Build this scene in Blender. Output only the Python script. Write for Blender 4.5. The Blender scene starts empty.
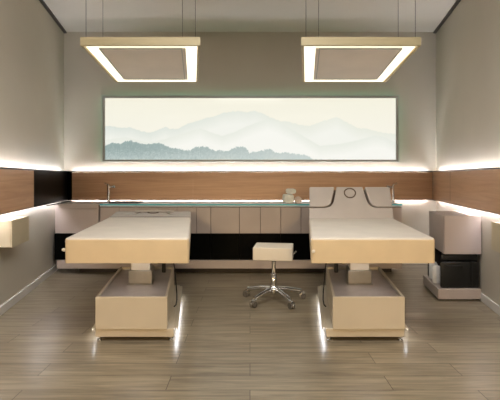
import bpy, bmesh, math, random
from mathutils import Vector, noise
random.seed(4)
C = bpy.context.scene.collection
PI = math.pi

# ------------------------------------------------------------ materials
def lin(c):
    return tuple(((v/255)/12.92 if v/255 <= .04045 else ((v/255+.055)/1.055)**2.4) for v in c) + (1,)
def mat(name, rgb, rough=.5, metal=0, emis=None, strength=0, bump=0, bscale=60, var=0, vscale=4, coat=0, spec=None):
    m = bpy.data.materials.new(name); m.use_nodes = True
    nt = m.node_tree; b = nt.nodes['Principled BSDF']
    b.inputs['Base Color'].default_value = lin(rgb)
    b.inputs['Roughness'].default_value = rough
    b.inputs['Metallic'].default_value = metal
    b.inputs['Coat Weight'].default_value = coat
    if spec is not None: b.inputs['Specular IOR Level'].default_value = spec
    tc = nt.nodes.new('ShaderNodeTexCoord')
    if emis:
        b.inputs['Emission Color'].default_value = lin(emis)
        b.inputs['Emission Strength'].default_value = strength
    if var:
        n = nt.nodes.new('ShaderNodeTexNoise'); n.inputs['Scale'].default_value = vscale; n.inputs['Detail'].default_value = 3
        nt.links.new(tc.outputs['Object'], n.inputs['Vector'])
        r = nt.nodes.new('ShaderNodeValToRGB')
        r.color_ramp.elements[0].position = .3; r.color_ramp.elements[1].position = .7
        r.color_ramp.elements[0].color = lin([max(0, v*(1-var)) for v in rgb])
        r.color_ramp.elements[1].color = lin([min(255, v*(1+var)) for v in rgb])
        nt.links.new(n.outputs['Fac'], r.inputs['Fac']); nt.links.new(r.outputs['Color'], b.inputs['Base Color'])
    if bump:
        n = nt.nodes.new('ShaderNodeTexNoise'); n.inputs['Scale'].default_value = bscale; n.inputs['Detail'].default_value = 4
        nt.links.new(tc.outputs['Object'], n.inputs['Vector'])
        bp = nt.nodes.new('ShaderNodeBump'); bp.inputs['Strength'].default_value = bump; bp.inputs['Distance'].default_value = .01
        nt.links.new(n.outputs['Fac'], bp.inputs['Height']); nt.links.new(bp.outputs['Normal'], b.inputs['Normal'])
    return m

def wood(name, dark, light, axis_scale, rough, planks=None, contrast=.5, bstr=.12):
    m = bpy.data.materials.new(name); m.use_nodes = True
    nt = m.node_tree; L = nt.links; b = nt.nodes['Principled BSDF']
    tc = nt.nodes.new('ShaderNodeTexCoord')
    mp = nt.nodes.new('ShaderNodeMapping'); mp.inputs['Scale'].default_value = axis_scale
    L.new(tc.outputs['Object'], mp.inputs['Vector'])
    n1 = nt.nodes.new('ShaderNodeTexNoise'); n1.inputs['Scale'].default_value = 1; n1.inputs['Detail'].default_value = 8; n1.inputs['Roughness'].default_value = .62
    n1.inputs['Distortion'].default_value = .6
    L.new(mp.outputs['Vector'], n1.inputs['Vector'])
    r = nt.nodes.new('ShaderNodeValToRGB')
    r.color_ramp.elements[0].position = .5-contrast/2; r.color_ramp.elements[1].position = .5+contrast/2
    r.color_ramp.elements[0].color = lin(dark); r.color_ramp.elements[1].color = lin(light)
    fac = n1.outputs['Fac']
    if planks:
        bt = nt.nodes.new('ShaderNodeTexBrick')
        bt.inputs['Scale'].default_value = 1; bt.inputs['Brick Width'].default_value = planks[0]; bt.inputs['Row Height'].default_value = planks[1]
        bt.inputs['Mortar Size'].default_value = .0022; bt.inputs['Mortar Smooth'].default_value = .3
        bt.inputs['Color1'].default_value = (0,0,0,1); bt.inputs['Color2'].default_value = (1,1,1,1); bt.inputs['Mortar'].default_value = (.0,.0,.0,1)
        bt.offset = .37
        L.new(tc.outputs['Object'], bt.inputs['Vector'])
        # each plank shifts the grain and the tone
        sh = nt.nodes.new('ShaderNodeVectorMath'); sh.operation = 'MULTIPLY_ADD'
        sh.inputs[1].default_value = (7, 3, 5)
        L.new(bt.outputs['Color'], sh.inputs[0]); L.new(mp.outputs['Vector'], sh.inputs[2]); L.new(sh.outputs['Vector'], n1.inputs['Vector'])
        ma = nt.nodes.new('ShaderNodeMath'); ma.operation = 'MULTIPLY_ADD'
        ma.inputs[1].default_value = .09
        rgb2 = nt.nodes.new('ShaderNodeSeparateColor'); L.new(bt.outputs['Color'], rgb2.inputs['Color'])
        L.new(rgb2.outputs['Red'], ma.inputs[0])
        sb = nt.nodes.new('ShaderNodeMath'); sb.operation = 'SUBTRACT'; sb.inputs[1].default_value = .045
        L.new(fac, sb.inputs[0]); L.new(sb.outputs[0], ma.inputs[2]); fac = ma.outputs[0]
        L.new(fac, r.inputs['Fac'])
        mx = nt.nodes.new('ShaderNodeMix'); mx.data_type = 'RGBA'
        L.new(bt.outputs['Fac'], mx.inputs['Factor']); L.new(r.outputs['Color'], mx.inputs['A'])
        mx.inputs['B'].default_value = lin([v*.8 for v in dark])
        L.new(mx.outputs['Result'], b.inputs['Base Color'])
    else:
        L.new(fac, r.inputs['Fac']); L.new(r.outputs['Color'], b.inputs['Base Color'])
    bp = nt.nodes.new('ShaderNodeBump'); bp.inputs['Strength'].default_value = bstr; bp.inputs['Distance'].default_value = .004
    L.new(n1.outputs['Fac'], bp.inputs['Height']); L.new(bp.outputs['Normal'], b.inputs['Normal'])
    b.inputs['Roughness'].default_value = rough
    return m

M = dict(
 wall=mat('wall_paint', (190,183,168), .85, bump=.04, bscale=90, var=.015, vscale=1.5),
 ceil=mat('ceiling_paint', (204,198,187), .9, var=.01, vscale=2),
 floor=wood('floor_planks', (84,75,61), (168,156,132), (2.3, 32, 1), .3, (1.25,.16), .7, .05),
 band=wood('band_wood', (168,128,96), (206,166,130), (1.2, 1.2, 26), .42, None, .6),
 edge=mat('dark_profile', (46,38,32), .4, var=.05),
 base=mat('white_baseboard', (212,210,204), .5, var=.01),
 cab=mat('grey_laminate', (176,164,156), .45, var=.02, vscale=3),
 cabin=mat('cabinet_gap', (60,54,50), .7, var=.05),
 black=mat('black_glass', (7,8,7), .35, var=.05, spec=.03),
 top=mat('glass_worktop', (228,232,232), .5, var=.01),
 teal=mat('worktop_edge', (40,130,130), .2, emis=(60,180,185), strength=.25, var=.05),
 led=mat('led_white', (255,255,255), .5, emis=(243,245,255), strength=56, var=.01),
 ledlow=mat('led_cool', (255,255,255), .5, emis=(250,246,255), strength=38, var=.01),
 ledfloor=mat('led_floor', (255,255,255), .5, emis=(232,234,255), strength=1.5, var=.01),
 ledteal=mat('led_teal', (120,220,190), .5, emis=(110,220,190), strength=7, var=.01),
 leather=mat('cream_leather', (218,211,200), .5, bump=.12, bscale=220, var=.02, vscale=5),
 leather2=mat('headrest_leather', (184,178,173), .5, bump=.12, bscale=220, var=.02, vscale=5),  # bed leather greyed in its colour, as if the warm light missed it
 piping=mat('brown_piping', (96,80,68), .6, var=.05),
 cream=mat('cream_lacquer', (206,196,176), .35, var=.015, vscale=3),
 tray=mat('tray_grey', (168,160,154), .4, var=.04, vscale=8),
 steel=mat('brushed_steel', (176,172,162), .35, metal=.85, var=.03, vscale=12),
 chrome=mat('chrome', (225,225,225), .08, metal=1, var=.01),
 dark=mat('dark_metal', (48,46,44), .45, metal=.4, var=.05),
 rubber=mat('black_rubber', (28,27,27), .6, var=.08),
 white=mat('white_plastic', (232,228,220), .35, var=.01),
 lampframe=wood('lamp_frame', (172,158,122), (192,178,140), (2,2,30), .5, None, .6),
 diff=mat('lamp_diffuser', (250,248,238), .5, emis=(255,246,218), strength=1.5, var=.01),
 plate=mat('lamp_plate', (226,216,202), .5, var=.02, vscale=3),
 alu=mat('aluminium', (170,170,162), .4, metal=.1, var=.03),
 towel=mat('towel', (232,232,220), .95, bump=.9, bscale=160, var=.05, vscale=20),
 towel2=mat('towel_beige', (226,206,190), .95, bump=.9, bscale=160, var=.05, vscale=20),
 towel3=mat('towel_white', (245,243,238), .95, bump=.9, bscale=160, var=.03, vscale=20),
 stoolw=mat('stool_leather', (222,214,198), .5, bump=.1, bscale=200, var=.015),
 under=mat('under_led', (255,255,255), .5, emis=(250,248,255), strength=9, var=.01),
 border=mat('tan_border_leather', (213,194,159), .5, bump=.1, bscale=220, var=.02, vscale=5),
 framel=mat('frame_light', (186,190,180), .4, var=.02),
 wheel=mat('wheel_grey', (110,106,100), .3, metal=.5, var=.1, vscale=30),
 bag=mat('black_case', (16,17,16), .38, bump=.2, bscale=90, var=.1, vscale=10),
 console=mat('beige_console', (196,184,156), .5, var=.02, vscale=3),
)

# ------------------------------------------------------------ helpers
def link(name, me, m, parent=None):
    o = bpy.data.objects.new(name, me); C.objects.link(o)
    for k in (m if isinstance(m, (list, tuple)) else [m]): me.materials.append(k)
    if parent: o.parent = parent
    return o
def fin(name, bm, m, parent=None, smooth=False, f=None):
    if f:
        for v in bm.verts: v.co = Vector(f(*v.co))
    bmesh.ops.recalc_face_normals(bm, faces=bm.faces[:])
    me = bpy.data.meshes.new(name); bm.to_mesh(me); bm.free()
    if smooth:
        for p in me.polygons: p.use_smooth = True
        try: me.set_sharp_from_angle(angle=math.radians(42))
        except Exception: pass
    return link(name, me, m, parent)
def prism(poly, z0, z1, bev=0, seg=2, bm=None):
    n = bmesh.new()
    a = [n.verts.new((x, y, z0)) for x, y in poly]; b = [n.verts.new((x, y, z1)) for x, y in poly]
    n.faces.new(a); n.faces.new(b)
    k = len(poly)
    for i in range(k): n.faces.new((a[i], a[(i+1) % k], b[(i+1) % k], b[i]))
    bmesh.ops.recalc_face_normals(n, faces=n.faces[:])
    if bev: bmesh.ops.bevel(n, geom=n.edges[:], offset=bev, segments=seg, profile=.5, affect='EDGES')
    if bm is None: return n
    me = bpy.data.meshes.new('t'); n.to_mesh(me); n.free(); bm.from_mesh(me); bpy.data.meshes.remove(me)
    return bm
def rect(x0, x1, y0, y1): return [(x0,y0),(x1,y0),(x1,y1),(x0,y1)]
def box(x0, x1, y0, y1, z0, z1, bev=0, seg=2, bm=None): return prism(rect(x0,x1,y0,y1), z0, z1, bev, seg, bm)
def tube(pts, r, n=10, bm=None, rr=None):
    bm = bm or bmesh.new(); pts = [Vector(p) for p in pts]; rings = []
    up = Vector((0,0,1))
    for i, p in enumerate(pts):
        d = (pts[min(i+1,len(pts)-1)] - pts[max(i-1,0)]).normalized()
        u = d.cross(up if abs(d.z) < .95 else Vector((1,0,0))).normalized(); v = d.cross(u).normalized()
        q = rr[i] if rr else r
        rings.append([bm.verts.new(p + u*q*math.cos(2*PI*k/n) + v*q*math.sin(2*PI*k/n)) for k in range(n)])
    for a, b in zip(rings, rings[1:]):
        for k in range(n): bm.faces.new((a[k], a[(k+1)%n], b[(k+1)%n], b[k]))
    bm.faces.new(rings[0]); bm.faces.new(rings[-1])
    return bm
def lathe(prof, n=24, cx=0, cy=0, bm=None):
    bm = bm or bmesh.new(); rings = []
    for r, z in prof:
        rings.append([bm.verts.new((cx+r*math.cos(2*PI*k/n), cy+r*math.sin(2*PI*k/n), z)) for k in range(n)])
    for a, b in zip(rings, rings[1:]):
        for k in range(n): bm.faces.new((a[k], a[(k+1)%n], b[(k+1)%n], b[k]))
    bm.faces.new(rings[0]); bm.faces.new(rings[-1])
    return bm
def empty(name, loc, label, cat, group=None, rz=0):
    o = bpy.data.objects.new(name, None); C.objects.link(o); o.location = loc; o.rotation_euler.z = rz
    o.empty_display_size = .1
    return tag(o, label, cat, group)
def tag(o, label, cat, group=None):
    o['label'] = label; o['category'] = cat
    if group: o['group'] = group
    return o
def struct(name, bm, m, parent=None, smooth=False):
    o = fin(name, bm, m, parent, smooth)
    if not parent: o['kind'] = 'structure'
    return o

# ------------------------------------------------------------ room (side walls splay outwards to the back)
YB, H, K, X0 = 5.49, 3.12, .1887, 1.467
YR = -1.8
def xw(y, d=0): return X0 + K*y - d*1.0177        # right wall's inner face, d metres inside the room
struct('floor', prism([(-xw(YR)-.1,YR-.1),(xw(YR)+.1,YR-.1),(xw(YB)+.1,YB+.1),(-xw(YB)-.1,YB+.1)], -.1, 0), M['floor'])
struct('ceiling', prism([(-xw(YR)-.1,YR-.1),(xw(YR)+.1,YR-.1),(xw(YB)+.1,YB+.1),(-xw(YB)-.1,YB+.1)], H, H+.1), M['ceil'])
struct('wall_back', box(-xw(YB)-.1, xw(YB)+.1, YB, YB+.1, 0, H), M['wall'])
struct('wall_front', box(-xw(YR)-.1, xw(YR)+.1, YR-.1, YR, 0, H), M['wall'])
for s, nm in ((-1,'left'), (1,'right')):
    struct('wall_'+nm, prism([(s*xw(YR),YR),(s*xw(YB),YB),(s*(xw(YB)+.1),YB),(s*(xw(YR)+.1),YR)], 0, H), M['wall'])
    struct('baseboard_'+nm, prism([(s*xw(YR),YR),(s*xw(YB),YB),(s*xw(YB,.015),YB),(s*xw(YR,.015),YR)], 0, .075, .003), M['base'])
    struct('trim_'+('1' if s<0 else '2'), prism([(s*xw(YR),YR),(s*xw(YB),YB),(s*xw(YB,.035),YB),(s*xw(YR,.035),YR)], H-.018, H), M['edge'])  # dark strip standing in for the shadow gap below the ceiling
struct('baseboard_back', box(-xw(YB,.02), xw(YB,.02), YB-.015, YB, 0, .075, .003), M['base'])

# wood band: panels with dark edge profile, LED channels above and below, all behind the panel face
BZ0, BZ1, BT = .862, 1.25, .06
def quad_side(s, y0, y1, d0, d1): return [(s*xw(y0,d0),y0),(s*xw(y1,d0),y1),(s*xw(y1,d1),y1),(s*xw(y0,d1),y0)]
def side_panel(n, s, y0, y1, m, black=False):
    p = struct('trim_%d' % n, prism(quad_side(s,y0,y1,.042,BT), BZ0+.008, BZ1-.015), m)
    e = bmesh.new()
    prism(quad_side(s,y0,y1,.04,BT+.003), BZ1-.014, BZ1+.002, bm=e); prism(quad_side(s,y0,y1,.04,BT+.003), BZ0, BZ0+.008, bm=e)
    prism(quad_side(s,y1-.004,y1,.04,BT+.001), BZ0, BZ1, bm=e)
    fin('edge_profile', e, M['edge'], p)
    return p
def back_panel(n, x0, x1, m):
    p = struct('trim_%d' % n, box(x0+.0005, x1-.0005, YB-BT, YB-.042, BZ0+.008, BZ1-.015), m)
    e = bmesh.new()
    box(x0, x1, YB-BT-.003, YB-.04, BZ1-.014, BZ1+.002, bm=e); box(x0, x1, YB-BT-.003, YB-.04, BZ0, BZ0+.008, bm=e)
    fin('edge_profile', e, M['edge'], p)
    return p
yf = YB-BT
xc = xw(yf, BT)
def bx_(px): return (px-250)*yf/408
cuts = [bx_(72), bx_(103.6), bx_(193), bx_(283.6), bx_(398.6), xc-.001]
n = 3
for a, b in zip(cuts, cuts[1:]): back_panel(n, a, b, M['band']); n += 1
YL = 598.5/(250-32-77)*.972            # where the black panel starts on the left wall
for s, segs in ((-1, [(YR+.01,2.4),(2.4,YL)]), (1, [(YR+.01,2.4),(2.4,4.66),(4.66,yf-.002)])):
    for a, b in segs: side_panel(n, s, a, b, M['band']); n += 1
# backing rails that carry the panels
for s in (-1, 1):
    struct('trim_%d' % n, prism(quad_side(s, YR+.01, YB-.001, .002, .04), 1.0, 1.1), M['edge']); n += 1
struct('trim_%d' % n, box(-xc, xc, YB-.04, YB-.001, 1.0, 1.1), M['edge']); n += 1

# black glass corner panel
t = empty('glass_panel', (-xc, yf, BZ0), 'glossy black glass panel wrapping the back left corner between wood panels', 'wall panel')
fin('side_pane', prism([(x+xc, y-yf) for x, y in quad_side(-1, YL+.003, yf-.001, .042, BT+.002)], 0, BZ1-BZ0, .001), M['black'], t)
fin('back_pane', box(.001, bx_(72)+xc-.002, -.003, .018, 0, BZ1-BZ0, .001), M['black'], t)

# LED strips
def led(name, bm, m, label):
    tag(fin(name, bm, m), label, 'led strip')
lu = ('glowing white light strip above the wooden band of the %s wall')
ld = ('glowing white light strip below the wooden band of the %s wall')
led('light_strip', box(-xc+.05, xc-.05, YB-.036, YB-.012, 1.205, 1.215), M['led'], lu % 'back')
led('light_strip', box(-xc+.05, xc-.05, YB-.036, YB-.012, .885, .895), M['ledlow'], ld % 'back')
for s, w in ((-1,'left'), (1,'right')):
    led('light_strip', prism(quad_side(s, .2, YB-.16, .012, .036), 1.205, 1.215), M['led'], lu % w)
    led('light_strip', prism(quad_side(s, .2, YB-.16, .012, .036), .885, .895), M['ledlow'], ld % w)

# ------------------------------------------------------------ backlit landscape picture
def ip(tab, x):
    if x <= tab[0][0]: return tab[0][1]
    for (a, u), (b, v) in zip(tab, tab[1:]):
        if x <= b: return u + (v-u)*(x-a)/(b-a)
    return tab[-1][1]
far = [(105,126),(113,126.5),(121,128),(131,127.5),(140,131),(150,133),(158,130),(165,127),(170,129),(177,129),(187,124),(197,121),(205,118.5),(215,116),(225,112.5),(237,111),(248,112),(254,110.5),(262,113),(270,117),(280,121),(290,122),(300,125),(310,126),(320,122),(330,119),(337,117),(343,120),(350,124),(358,128),(366,128.5),(375,131),(385,133),(396,134)]
mid = [(105,140),(125,137),(150,143),(175,136),(190,131),(200,128),(210,132),(222,136),(235,132),(245,127),(258,122),(268,119),(278,122),(290,128),(300,134),(320,146),(340,144),(355,141),(375,135.5),(385,137),(396,143)]
tre = [(105,146),(112,143),(120,144),(125,141.5),(131,141),(138,143),(146,145),(150,144),(155,143.5),(162,144),(165,146),(172,148),(180,149),(188,151),(194,148),(200,147),(207,147),(213,150),(216,151),(228,151),(236,147.5),(245,147),(250,153),(262,151),(270,149),(276,153),(290,153),(296,154),(303,155),(308,156),(314,160),(396,161)]
WX, WZ0, WZ1 = 1.937, 1.40, 2.221
def pic_color(u, v):
    px = 105 + u*291; py = 98 + (1-v)*62
    nz = noise.noise(Vector((px*.35, py*.35, 0))); nz2 = noise.noise(Vector((px*.9, py*.9, 5)))
    sky = (248 - 3*v, 246-4*v, 236-12*v)
    def mixc(a, b, k): return tuple(p+(q-p)*max(0,min(1,k)) for p, q in zip(a, b))
    fy, my, ty = ip(far,px)+nz*.8, ip(mid,px)+nz*.6, ip(tre,px)+nz2*1.3+nz*1.2
    side = (px-105)/291
    c = sky
    if py > fy-.4:
        topc = mixc((222,228,220), (234,236,224), side*1.3)
        c = mixc(sky, mixc(topc, (243,244,236), (py-fy)/13), (py-fy+.4)/.8)
    if py > my-.5:
        c = mixc(c, mixc((233,236,226), (247,247,240), (py-my)/12), (py-my+.5)/1.2)
    if py > ty-.3:
        tc = mixc((150,170,168), (204,213,209), (side-.1)*1.5)
        tc = mixc(tc, (206,216,212), max(0,(py-148)/20) + nz2*.45 + nz*.25)
        c = mixc(c, tc, (py-ty+.3)/.7)
    return c
def picture():
    nx, nz = 580, 124
    vs, fs, cols = [], [], []
    for j in range(nz+1):
        for i in range(nx+1):
            vs.append((-WX + 2*WX*i/nx, 0, (WZ1-WZ0)*j/nz)); cols.append(lin(pic_color(i/nx, j/nz)))
    for j in range(nz):
        for i in range(nx):
            a = j*(nx+1)+i; fs.append((a, a+1, a+nx+2, a+nx+1))
    me = bpy.data.meshes.new('picture'); me.from_pydata(vs, [], fs)
    at = me.color_attributes.new('Print', 'FLOAT_COLOR', 'POINT')
    for i, c in enumerate(cols): at.data[i].color = c
    m = bpy.data.materials.new('landscape_print'); m.use_nodes = True
    nt = m.node_tree; b = nt.nodes['Principled BSDF']
    a = nt.nodes.new('ShaderNodeAttribute'); a.attribute_name = 'Print'
    b.inputs['Base Color'].default_value = (.05,.05,.05,1)
    nt.links.new(a.outputs['Color'], b.inputs['Emission Color']); b.inputs['Emission Strength'].default_value = .98
    b.inputs['Roughness'].default_value = .08; b.inputs['Specular IOR Level'].default_value = .3
    return me, m
t = empty('landscape_picture', (.006, YB, WZ0), 'wide backlit picture of misty mountains framed on the back wall', 'picture')
me, m = picture()
o = link('picture_panel', me, m, t); o.location = (0, -.05, 0)
fb = bmesh.new()
fw = .032
hh = WZ1-WZ0
for (a, b_, c, d) in ((-WX-fw, WX+fw, hh, hh+fw), (-WX-fw, WX+fw, -fw*.8, 0), (-WX-fw, -WX, 0, hh), (WX, WX+fw, 0, hh)):
    box(a, b_, -.062, -.03, c, d, .002, 1, fb)
fin('frame', fb, M['alu'], t)
fb = bmesh.new()
for (a, b_, c, d) in ((-WX-fw*1.6, WX+fw*1.6, hh+fw, hh+fw*1.5), (-WX-fw*1.5, WX+fw*1.5, -fw*1.1, -fw*.8), (-WX-fw*1.6, -WX-fw, -fw, hh+fw), (WX+fw, WX+fw*1.6, -fw, hh+fw)):
    box(a, b_, -.05, -.03, c, d, .001, 1, fb)
fin('outer_frame', fb, M['framel'], t)
fin('backing_box', box(-WX-.005, WX+.005, -.03, -.001, -.005, hh+.005), M['alu'], t)
fb = bmesh.new()
for (a, b_, c, d) in ((-WX-.03, WX+.03, hh+.008, hh+.02), (-WX-.025, -WX-.01, 0, hh), (WX+.01, WX+.025, 0, hh)):
    box(a, b_, -.024, -.014, c, d, 0, 1, fb)
fin('halo_strip', fb, M['ledteal'], t)

# ------------------------------------------------------------ back counter: cabinets, worktop, plinth
YC = 4.9
def cx_(px): return (px-250)*YC/408
seams = [(100,119.5,139),(139,158,177),(177,196.5,210.8),(210.8,239.4),(239.4,260.4,280.8),(280.8,301,321),(321,341,361),(361,381.5,402)]
clab = ['grey base cabinet directly below the left faucet and sink',
        'grey base cabinet mostly hidden behind the left treatment bed',
        'grey base cabinet just right of the left treatment bed, its right door narrower',
        'grey base cabinet with a single wide door, left of the stool seat',
        'grey two-door base cabinet right behind the white stool',
        'grey two-door base cabinet below the rolled towels on the worktop',
        'grey base cabinet hidden behind the tilted headrest of the right bed',
        'grey end cabinet below the right faucet, peeking past the right bed']
for sm, lb in zip(seams, clab):
    x0, x1 = cx_(sm[0]), cx_(sm[-1]); cxm = (x0+x1)/2
    t = empty('base_cabinet', (cxm, YC, .173), lb, 'cabinet', 'grey base cabinets along the back wall')
    fin('body', box(x0-cxm+.001, x1-cxm-.001, .02, .55, 0, .637), M['cabin'], t)
    for a, b in zip(sm, sm[1:]):
        d = fin('door', box(cx_(a)-cxm+.0025, cx_(b)-cxm-.0025, 0, .019, .32, .632, .0015, 1), M['cab'], t)
    g = fin('glass_drawer_front', box(x0-cxm+.001, x1-cxm-.001, .012, .0195, .002, .314, .001, 1), M['black'], t)
    g['label'] = 'black glass lower front'
o = tag(fin('worktop', box(cx_(100), cx_(402), YC-.005, YB-.02, .815, .845, .002, 1), M['top']), 'long pale glass worktop with teal glowing front edge above the grey cabinets', 'worktop')
e = fin('glowing_edge', box(cx_(100), cx_(402), YC-.009, YC-.0055, .829, .845), M['teal'], o); e['label'] = 'teal glowing edge'
# left corner cabinet unit
xl = -xw(YC, .012); xr = cx_(98.5)
t = empty('corner_cabinet', ((xl+xr)/2, YC, .173), 'pale pinkish grey corner cabinet between the left wall and the sink', 'cabinet')
cm = (xl+xr)/2
xlb = -xw(YB-.02, .02)
fin('body', prism([(xl-cm+.03,.02),(xr-cm,.02),(xr-cm,.55),(xl-cm,.55)], .32, .672), M['cab'], t)
fin('top_fascia', box(cx_(58.5)-cm, xr-cm, -.002, .018, .622, .672, .002, 1), M['cab'], t)
fin('drawer_front', box(cx_(59)-cm, xr-cm-.003, 0, .018, .32, .616, .002, 1), M['cab'], t)
fin('glass_drawer_front', box(cx_(54)-cm, xr-cm-.003, .012, .5, .002, .314, .001, 1), M['black'], t)
pl = tag(fin('plinth', box(cx_(57), cx_(402), YC-.01, YC+.52, .072, .171, .002, 1), M['cab']), 'long low grey plinth shelf under the black glass cabinet fronts', 'plinth')
fin('foot_rail', box(cx_(75), cx_(395), YC+.12, YC+.45, 0, .071), M['cabin'], pl)
tag(fin('corner_shelf', prism([(-xw(4.5,.065),4.5),(-xw(YB-.07,.065),YB-.07),(bx_(72),YB-.07),(cx_(60),4.95)], .8465, .858, .001, 1), M['black']), 'thin black glass shelf in the back left corner under the black panel', 'shelf')

# sink and faucets
t = empty('sink', (cx_(121), 4.99, .846), 'dark low sink basin set on the worktop beside the left faucet', 'sink')
sb = bmesh.new()
w2 = (cx_(136)-cx_(106))/2
for (a, b_, c, d) in ((-w2,w2,0,.012),(-w2,w2,.25,.262),(-w2,-w2+.012,.012,.25),(w2-.012,w2,.012,.25)): box(a,b_,c,d,0,.014,.002,1,sb)
fin('rim', sb, M['dark'], t)
fin('bowl', box(-w2+.012, w2-.012, .012, .25, 0, .004), M['tray'], t)
def faucet(px, mir, label):
    y = 5.2; x = (px-250)*y/408
    t = empty('faucet', (x, y, .846), label, 'faucet', 'chrome faucets on the worktop')
    fin('base', lathe([(.026,0),(.026,.012),(.018,.02),(.016,.05)], 20), M['chrome'], t, True)
    fin('spout', tube([(0,0,.04),(0,0,.15),(0,0,.225),(0,-.012,.238),(0,-.03,.243),(0,-.11,.243)], .015, 12), M['chrome'], t, True)
    fin('lever', tube([(0,0,.19),(mir*.035,0,.197),(mir*.06,0,.2),(mir*.085,0,.205)], .008, 10, rr=[.008,.008,.015,.016]), M['chrome'], t, True)
faucet(108.5, 1, 'tall chrome faucet on the worktop by the sink, left of the two')
faucet(393.3, -1, 'tall chrome faucet behind the right treatment bed headrest')

# towels on the worktop
def towel(name, x, y, z, r, L, rz, m, label, sq=.0, wx=1.0):
    t = bmesh.new(); prof = []
    N = 28; rings = []
    for i in range(9):
        s = i/8; yy = (s-.5)*L; q = r*(.86 + .14*math.sin(PI*min(1,max(0,s*1.0)))**.4)
        ring = []
        for k in range(N):
            a = 2*PI*k/N; c, sn = math.cos(a), math.sin(a)
            p = (abs(c)**(2/(2+sq)), abs(sn)**(2/(2+sq)))
            rr_ = q*(1+.02*math.sin(3*a+i))
            ring.append(t.verts.new((math.copysign(p[0],c)*rr_*wx, yy, r+math.copysign(p[1],sn)*rr_)))
        rings.append(ring)
    for a, b in zip(rings, rings[1:]):
        for k in range(N): t.faces.new((a[k], a[(k+1)%N], b[(k+1)%N], b[k]))
    for ring, yy in ((rings[0], -L/2), (rings[-1], L/2)):   # rolled ends: a sunk core
        c1 = [t.verts.new((v.co.x*.45, yy*.94, r+(v.co.z-r)*.45)) for v in ring]
        for k in range(N): t.faces.new((ring[k], ring[(k+1)%N], c1[(k+1)%N], c1[k]))
        t.faces.new(c1)
    o = fin(name, t, m, None, True); o.location = (x, y, z); o.rotation_euler.z = rz
    return tag(o, label, 'towel', 'rolled towels on the worktop')
ty = 5.05
def tx(px): return (px-250)*ty/408
towel('rolled_towel', tx(288.2), ty+.02, .8455, .057, .2, .05, M['towel'], 'pale grey rolled towel lying on the worktop beneath another', 2.5, 1.12)
towel('rolled_towel', tx(291), ty+.03, .9600, .033, .17, .05, M['towel'], 'small pale rolled towel, topmost of the pile on the worktop', 1.2, 1.75)
towel('rolled_towel', tx(297.3), ty-.08, .8455, .044, .1, .0, M['towel2'], 'small round beige rolled towel at the right of the towel pile')

# ------------------------------------------------------------ side cabinet at the right wall
Yf_ = 3.85
t = empty('side_cabinet', (2.02, Yf_, 0), 'grey cabinet with open middle shelf standing against the right wall', 'cabinet')
def off(poly, ox=2.02, oy=Yf_): return [(x-ox, y-oy) for x, y in poly]
def sx(x, y): return x + K*(y-Yf_)
fin('body', prism(off([(sx(1.831,3.87),3.87),(sx(2.182,3.87),3.87),(sx(2.182,4.41),4.41),(sx(1.831,4.41),4.41)]), .443, .803, .002, 1), M['cab'], t)
fin('door', box(1.837-2.02, 2.184-2.02, 0, .0185, .441, .805, .002, 1), M['cab'], t)
fin('back_panel', prism(off([(1.90,4.36),(sx(2.182,4.36),4.36),(sx(2.182,4.41),4.41),(1.94,4.41)]), .115, .442), M['cabin'], t)
fin('plinth', prism(off([(1.775,3.85),(2.182,3.85),(2.27,4.41),(1.872,4.41)]), .015, .113, .004, 1), M['cab'], t)
fin('foot', prism(off([(1.80,3.89),(2.14,3.89),(2.22,4.38),(1.90,4.38)]), 0, .015), M['cabin'], t)
t = empty('carrying_case', (1.99, 3.88, .1135), 'black box-shaped case on the open shelf of the right cabinet', 'case')
def o2(p): return off(p, 1.99, 3.88)
fin('body', prism(o2([(1.80,3.872),(2.178,3.872),(2.23,4.3),(2.0,4.3),(1.93,4.0)]), .0, .255, .018, 3), M['bag'], t, True)
fin('lid', prism(o2([(1.805,3.875),(2.17,3.875),(2.22,4.28),(2.01,4.28),(1.935,4.0)]), .256, .322, .02, 3), M['bag'], t, True)
fin('corner_ridge', box(.105, .117, -.0145, -.003, .02, .26, .002, 1), M['bag'], t)
fin('handle', tube([(-.14,-.016,.2),(-.13,-.024,.215),(.02,-.024,.215),(.03,-.016,.2)], .006), M['rubber'], t, True)
def standing(x, y, lb):
    o = fin('rolled_towel', lathe([(.02,0),(.036,.004),(.042,.03),(.043,.1),(.041,.15),(.03,.172),(.014,.176)], 22), M['towel3'], None, True)
    o.location = (x, y, .1135); tag(o, lb, 'towel', 'white rolled towels in the right cabinet')
standing(1.857, 4.06, 'white rolled towel standing beside the black case, the front one')
standing(1.905, 4.24, 'white rolled towel standing beside the black case, the rear one')

# ------------------------------------------------------------ wall consoles
def console(s, y0, y1, label):
    ym = (y0+y1)/2
    cx0 = s*xw(ym, .06)
    t = empty('wall_console', (cx0, ym, .58), label, 'wall console')
    f = lambda p: [(x-cx0, y-ym) for x, y in p]
    fin('body', prism(f(quad_side(s,y0,y1,.0005,.108)), 0, .222, .003), M['console'], t)
    fin('front_panel', prism(f(quad_side(s,y0,y1,.109,.12)), -.003, .225, .003), M['console'], t)
console(-1, 3.41, 3.82, 'beige box-shaped console mounted on the left wall below the wood band')
console(1, 2.93, 3.34, 'beige box-shaped console on the right wall at the photo edge')

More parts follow.
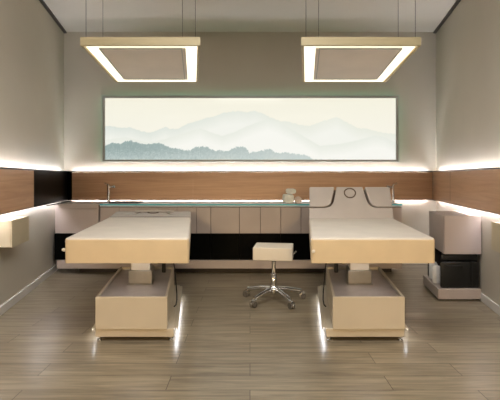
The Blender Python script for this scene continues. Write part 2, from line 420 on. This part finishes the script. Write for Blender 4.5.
# ------------------------------------------------------------ treatment beds
S = .137
def bed(m, label, tilt, ymat, lhead, headlabel):
    ox, oy = .84, 2.8
    t = empty('treatment_bed', (m*ox, oy, 0), label, 'treatment bed', 'two cream treatment beds')
    def F(dy=0):      # X measured outwards from the room's centre line at y=2.8; the bed follows its wall's splay
        return lambda X, Y, Z: (m*(X-ox+S*(Y-oy)), Y-oy, Z)
    f = F()
    # mattress
    bm = bmesh.new()
    nX, nY = 22, 34
    x0, x1, y0, y1, z0, z1 = .418, 1.272, 2.8, ymat, .578, .752
    bmx = box(x0, x1, y0, y1, z0, z1, 0)
    es = [e for e in bmx.edges if all(v.co.z > z1-.001 for v in e.verts)]
    vs_ = [e for e in bmx.edges if abs(e.verts[0].co.z-e.verts[1].co.z) > .01]
    bmesh.ops.bevel(bmx, geom=es+vs_, offset=.022, segments=4, profile=.6, affect='EDGES')
    mo = fin('mattress', bmx, [M['leather'], M['border']], t, True, f)
    for p in mo.data.polygons:
        if abs(p.normal.z) < .45: p.material_index = 1      # tan on the faces that point sideways
    # welt along the mattress sides, just under the top
    for xx in (x0-.001, x1+.001):
        fin('piping', tube([(xx,y0+.02,z1-.03),(xx,y1-.02,z1-.03)], .0035, 6), M['leather2'], t, True, f)
    # headrest in its own plane: u across, v up the slope
    ct, st = math.cos(tilt), math.sin(tilt)
    def G(u, v, w_): return f(x0+u, y1+.012+v*ct-w_*st, z1-.062+v*st+w_*ct)
    W = x1-x0; k = lhead
    def arc(p0, p1, p2, n=8): return [tuple((1-s)**2*a+2*s*(1-s)*b+s*s*c for a, b, c in zip(p0,p1,p2)) for s in [i/n for i in range(n+1)]]
    lc = arc((.012,.385*k/k*k),(.205,.385*k),(.222,.60*k)); lcs = [(.003,.41*k)]+arc((.142,.41*k),(.216,.41*k),(.236,.62*k))+arc((.252,.80*k),(.26,.88*k),(.265,.97*k),3)+[(.257,.985*k)]+[(.014,.985*k),(.003,.96*k)]
    rcs = [(W-u, v) for u, v in lcs]
    midp = [(.0,.0),(W,.0),(W,.385*k)] + [(W-u,v) for u,v in arc((.15,.385*k),(.238,.385*k),(.258,.61*k))+[(.29,.99*k)]] + list(reversed(arc((.15,.385*k),(.238,.385*k),(.258,.61*k))+[(.29,.99*k)])) + [(0,.385*k)]
    def cushion(name, poly, hgt, mt, bev=.012):
        b = prism(poly, 0, hgt)
        top = [e for e in b.edges if all(v.co.z > hgt-.001 for v in e.verts)]
        bmesh.ops.bevel(b, geom=top, offset=bev, segments=4, profile=.6, affect='EDGES')
        return fin(name, b, mt, t, True, G)
    h = cushion('headrest', midp, .060, M['leather2'])
    h['label'] = headlabel
    cushion('side_cushion', lcs, .064, M['leather2']); cushion('side_cushion', rcs, .064, M['leather2'])
    fin('seam', tube([(.01,.004,.058),(W*.25,.0,.060),(W*.5,-.003,.0615),(W*.75,.0,.060),(W-.01,.004,.058)], .0045, 8), M['piping'], t, True, G)
    fin('headrest_board', box(.02, W-.02, .02, k-.01, -.016, -.001, .003, 1), M['piping'], t, False, G)
    # oval breathing hole ring
    c = W/2; cv = .80*k
    ring = [(c+.058*math.cos(a)*(1+.08*math.sin(a)), cv+.055*math.sin(a), .0625) for a in [2*PI*i/32 for i in range(33)]]
    fin('face_ring', tube(ring, .0065, 8), M['piping'], t, True, G)
    fin('face_pad', lathe([(.05,.0595),(.05,.0615),(.04,.0645),(.02,.066)], 28, c, cv), M['leather2'], t, True, G)
    if tilt < .3:   # folded towel-like face pad lying on the flat headrest
        fin('roll_pad', box(.20, W-.22, .93*k-.05, .93*k, .0655, .082, .007, 3), M['leather2'], t, True, G)
    fin('release_knob', lathe([(.012,0),(.012,.012),(.008,.016)], 18), M['white'], t, True,
        (lambda X,Y,Z: f(x1+Z*2.3, 2.86+X, .66+Y)) if m < 0 else (lambda X,Y,Z: f(x0+.018+X, 2.798-Z*.4, .66+Y)))
    # frame under mattress
    fr = bmesh.new()
    for a, b_, c_, d in ((.50,1.18,3.05,3.10),(.50,1.18,4.0,4.05),(.50,.54,3.1,4.0),(1.14,1.18,3.1,4.0)): box(a,b_,c_,d,.545,.5775,.003,1,fr)
    fin('under_frame', fr, M['dark'], t, False, f)
    fin('frame_light', box(.66,.98,3.062,3.088,.538,.5445,0), M['under'], t, False, f)  # added glowing strip, brightens the column and tray
    # lifting column
    fin('column_sleeve', box(.725,.915,3.30,3.50,.305,.412,.004,2), M['steel'], t, False, f)
    fin('column', box(.742,.898,3.315,3.485,.412,.577,.006,2), M['white'], t, False, f)
    fin('column_flange', box(.715,.925,3.285,3.52,.3005,.3045,.001,1), M['steel'], t, False, f)
    # actuators beside column
    a_ = tube([(.66,3.72,.301),(.66,3.72,.44)], .018, 12)
    tube([(.66,3.72,.44),(.66,3.72,.577)], .010, 10, a_)
    fin('actuator', a_, M['dark'], t, True, f)
    fin('motor', box(.625,.69,3.38,3.50,.45,.545,.008,2), M['dark'], t, True, f)
    # base cabinet: walls, inset tray, wider plinth
    b = bmesh.new()
    box(.574,1.084,2.89,2.912,.09,.32,.003,1,b)
    fin('front_panel', b, M['cream'], t, False, f)
    b = bmesh.new()
    box(.574,.592,2.912,3.86,.09,.32,.002,1,b); box(1.066,1.084,2.912,3.86,.09,.32,.002,1,b); box(.592,1.066,3.842,3.86,.09,.32,.002,1,b)
    fin('side_panels', b, M['cream'], t, False, f)
    fin('tray', box(.592,1.066,2.912,3.842,.285,.300), M['tray'], t, False, f)
    fin('plinth', box(.528,1.087,2.906,4.08,.03,.0895,.003,1), M['cream'], t, False, f)
    for X in (.55, 1.06):
        for Y in (2.915, 4.04):
            fo = lathe([(.015,0),(.017,.004),(.015,.012),(.008,.014),(.008,.03)], 16, X, Y)
            fin('foot', fo, M['chrome'], t, True, f)
    for xa, xb, ya, yb_ in ((.500,.5275,2.93,4.04),(1.0875,1.115,2.915,3.2)):
        hb = box(xa, xb, ya, yb_, .086, .0895)
        lip = xa if xa < .8 else xb-.003
        box(lip, lip+.003, ya, yb_, .070, .086, bm=hb)
        fin('light_housing', hb, M['cream'], t, False, f)  # added lip, hides the bright line of the plinth light
    # cable looping down the inner side
    pts = [(.60,3.45,.56),(.565,3.45,.50),(.548,3.45,.40),(.538,3.45,.28),(.53,3.44,.2),(.528,3.42,.14),(.535,3.40,.105),(.55,3.38,.0955)]
    out = []
    for i in range(len(pts)-1):
        for s_ in (0, .5): out.append(tuple(a+(b_-a)*s_ for a, b_ in zip(pts[i], pts[i+1])))
    out.append(pts[-1])
    fin('cable', tube(out, .005, 8), M['dark'], t, True, f)
    return t
bed(-1, 'cream treatment bed lying flat on a boxy base, left one', .06, 4.26, .40, 'flat headrest section')
bed(1, 'cream treatment bed with its headrest tilted up, right one', 1.02, 4.14, .41, 'raised headrest with curved seams')

# ------------------------------------------------------------ stool
t = empty('stool', (.225, 3.87, 0), 'white square-seat rolling stool with chrome five-star base between the beds', 'stool', rz=-.13)
b = box(-.182,.182,-.15,.15,.404,.522,0)
bmesh.ops.bevel(b, geom=b.edges[:], offset=.009, segments=4, profile=.6, affect='EDGES')
fin('seat', b, M['stoolw'], t, True)
fin('seat_plate', box(-.09,.09,-.08,.08,.394,.404), M['dark'], t)
fin('height_lever', tube([(.05,0,.405),(.15,-.02,.403),(.205,-.03,.47),(.215,-.03,.475)], .006), M['chrome'], t, True)
fin('column', lathe([(.028,.10),(.028,.25),(.024,.255),(.019,.26),(.019,.37),(.032,.38),(.032,.394)], 20), M['chrome'], t, True)
fin('hub', lathe([(.03,.075),(.042,.085),(.045,.115),(.038,.13),(.03,.14)], 20), M['chrome'], t, True)
for i in range(5):
    a = math.radians(163 + 72*i)
    d = Vector((math.cos(a), math.sin(a), 0)); R = .27
    lg = fin('leg', tube([d*.03+Vector((0,0,.112)), d*.12+Vector((0,0,.108)), d*R*.93+Vector((0,0,.082)), d*R+Vector((0,0,.078))], .015, 10, rr=[.023,.02,.017,.018]), M['chrome'], t, True)
    cs = bmesh.new()
    p = d*R; q = Vector((-d.y, d.x, 0)); tr = d*.018
    tube([p+Vector((0,0,.084)), p+Vector((0,0,.05))], .006, 10, cs)
    hood = [p+tr+q*s_ for s_ in (-.0075,.0075)]
    tube([hood[0]+Vector((0,0,.036)), hood[1]+Vector((0,0,.036))], .034, 16, cs)
    fin('caster', cs, M['chrome'], lg, True)
    wl = bmesh.new()
    for s_ in (-1, 1):
        c0 = p+tr+q*(.009*s_)+Vector((0,0,.0275)); c1 = p+tr+q*(.022*s_)+Vector((0,0,.0275))
        tube([c0, c1], .0275, 20, wl)
    fin('wheel', wl, M['wheel'], lg, True)

# ------------------------------------------------------------ hanging lamps
def lamp(m, label):
    ox, oy, zb = .90, 3.7, 2.169
    t = empty('pendant_lamp', (m*ox + (.01 if m < 0 else 0), oy, zb), label, 'ceiling lamp', 'two square pendant lamps')
    f = lambda X, Y, Z: (m*(X-ox+.14*(Y-3.1)-.036*(X-.388)/.912*(Y-3.1)/1.21), Y-oy, Z)
    fr = bmesh.new()
    i0, i1, y0, y1 = .388, 1.30, 3.1, 4.31
    for a, b_, c, d in ((i0,i1,y0,y0+.022),(i0,i1,y1-.022,y1),(i0,i0+.022,y0+.022,y1-.022),(i1-.022,i1,y0+.022,y1-.022)): box(a,b_,c,d,0,.065,.001,1,fr)
    fin('frame', fr, M['lampframe'], t, False, f)
    fin('top_cover', box(i0+.022,i1-.022,y0+.022,y1-.022,.05,.06), M['plate'], t, False, f)
    fin('diffuser', box(i0+.0225,i1-.034,y0+.0225,y1-.0225,.003,.011), M['diff'], t, False, f)
    p0, p1, q0, q1 = .50, 1.172, 3.15, 4.145
    fin('centre_panel', box(p0+.035,p1-.012,q0+.012,q1-.012,-.009,.002), M['plate'], t, False, f)
    rm = bmesh.new()
    for a, b_, c, d in ((p0+.0345,p1,q0,q0+.0115),(p0+.0345,p1,q1-.0115,q1),(p0+.027,p0+.0345,q0,q1),(p1-.0115,p1,q0+.0115,q1-.0115)): box(a,b_,c,d,-.012,.002,.001,1,rm)
    fin('panel_rim', rm, M['alu'], t, False, f)
    fin('side_rim', box(p0, p0+.0265, q0, q1, -.012, .002, .001, 1), M['plate'], t, False, f)
    for X, Y in ((.425,3.2),(1.285,3.2),(.55,3.95),(1.29,3.75)):
        wr = tube([(X,Y,.05),(X,Y,H-zb)], .0021, 6)
        lathe([(.012,.06),(.012,.066),(.004,.085)], 12, X, Y, wr)
        fin('suspension_wire', wr, M['dark'], t, False, f)
lamp(-1, 'square hanging lamp with glowing border over the left bed')
lamp(1, 'square hanging lamp with glowing border over the right bed')

# ------------------------------------------------------------ lights, world, camera
def spot(x, y, tx_, ty_, tz, e, col, ang=75, r=.12):
    l = bpy.data.lights.new('ceiling_spot', 'SPOT'); l.energy = e; l.color = col; l.spot_size = math.radians(ang); l.spot_blend = .9; l.shadow_soft_size = r
    o = bpy.data.objects.new('ceiling_spot', l); C.objects.link(o); o.location = (x, y, H-.05)
    o.rotation_euler = (Vector((tx_,ty_,tz))-o.location).to_track_quat('-Z','Y').to_euler()
for s in (-1, 1):
    l = bpy.data.lights.new('wall_spot', 'SPOT'); l.energy = 300; l.color = (1,.68,.33); l.spot_size = math.radians(34); l.spot_blend = 1; l.shadow_soft_size = .18  # added warm fill without a fixture, aimed at the bed fronts
    o = bpy.data.objects.new('wall_spot', l); C.objects.link(o); o.location = (s*.75, YR+.1, 1.42)
    o.rotation_euler = (Vector((s*.88,2.8,.42))-o.location).to_track_quat('-Z','Y').to_euler()
    for X, y0, y1, e in ((.514,2.94,4.03,.85),(1.101,2.925,3.19,.25)):
        l = bpy.data.lights.new('plinth_light', 'AREA'); l.shape = 'RECTANGLE'; l.size = y1-y0; l.size_y = .016; l.energy = e; l.color = (.90,.92,1)
        o = bpy.data.objects.new('plinth_light', l); C.objects.link(o); ym = (y0+y1)/2
        o.location = (s*(X+S*(ym-2.8)), ym, .0845)
        o.rotation_euler = (0, 0, math.atan2(1, s*S))
def area(x, y, z, sx_, sy_, e, col):
    l = bpy.data.lights.new('ceiling_light', 'AREA'); l.shape = 'RECTANGLE'; l.size = sx_; l.size_y = sy_; l.energy = e; l.color = col
    o = bpy.data.objects.new('ceiling_light', l); C.objects.link(o); o.location = (x, y, z)
area(0, 1.6, H-.03, 1.6, 1.6, 68, (1,.97,.95))  # added soft fill without a fixture, lifts the whole room
w = bpy.data.worlds.new('World'); bpy.context.scene.world = w; w.use_nodes = True
w.node_tree.nodes['Background'].inputs['Color'].default_value = (.5,.5,.5,1); w.node_tree.nodes['Background'].inputs['Strength'].default_value = .3
cam = bpy.data.cameras.new('Camera'); co = bpy.data.objects.new('Camera', cam); C.objects.link(co)
cam.sensor_width = 36; cam.lens = 408*36/500; cam.shift_y = -23/500; cam.clip_start = .02
co.location = (0, 0, 1.17); co.rotation_euler = (PI/2, 0, 0)
sc = bpy.context.scene; sc.camera = co
sc.view_settings.view_transform = 'Standard'; sc.view_settings.look = 'None'; sc.view_settings.exposure = 0; sc.view_settings.gamma = 1
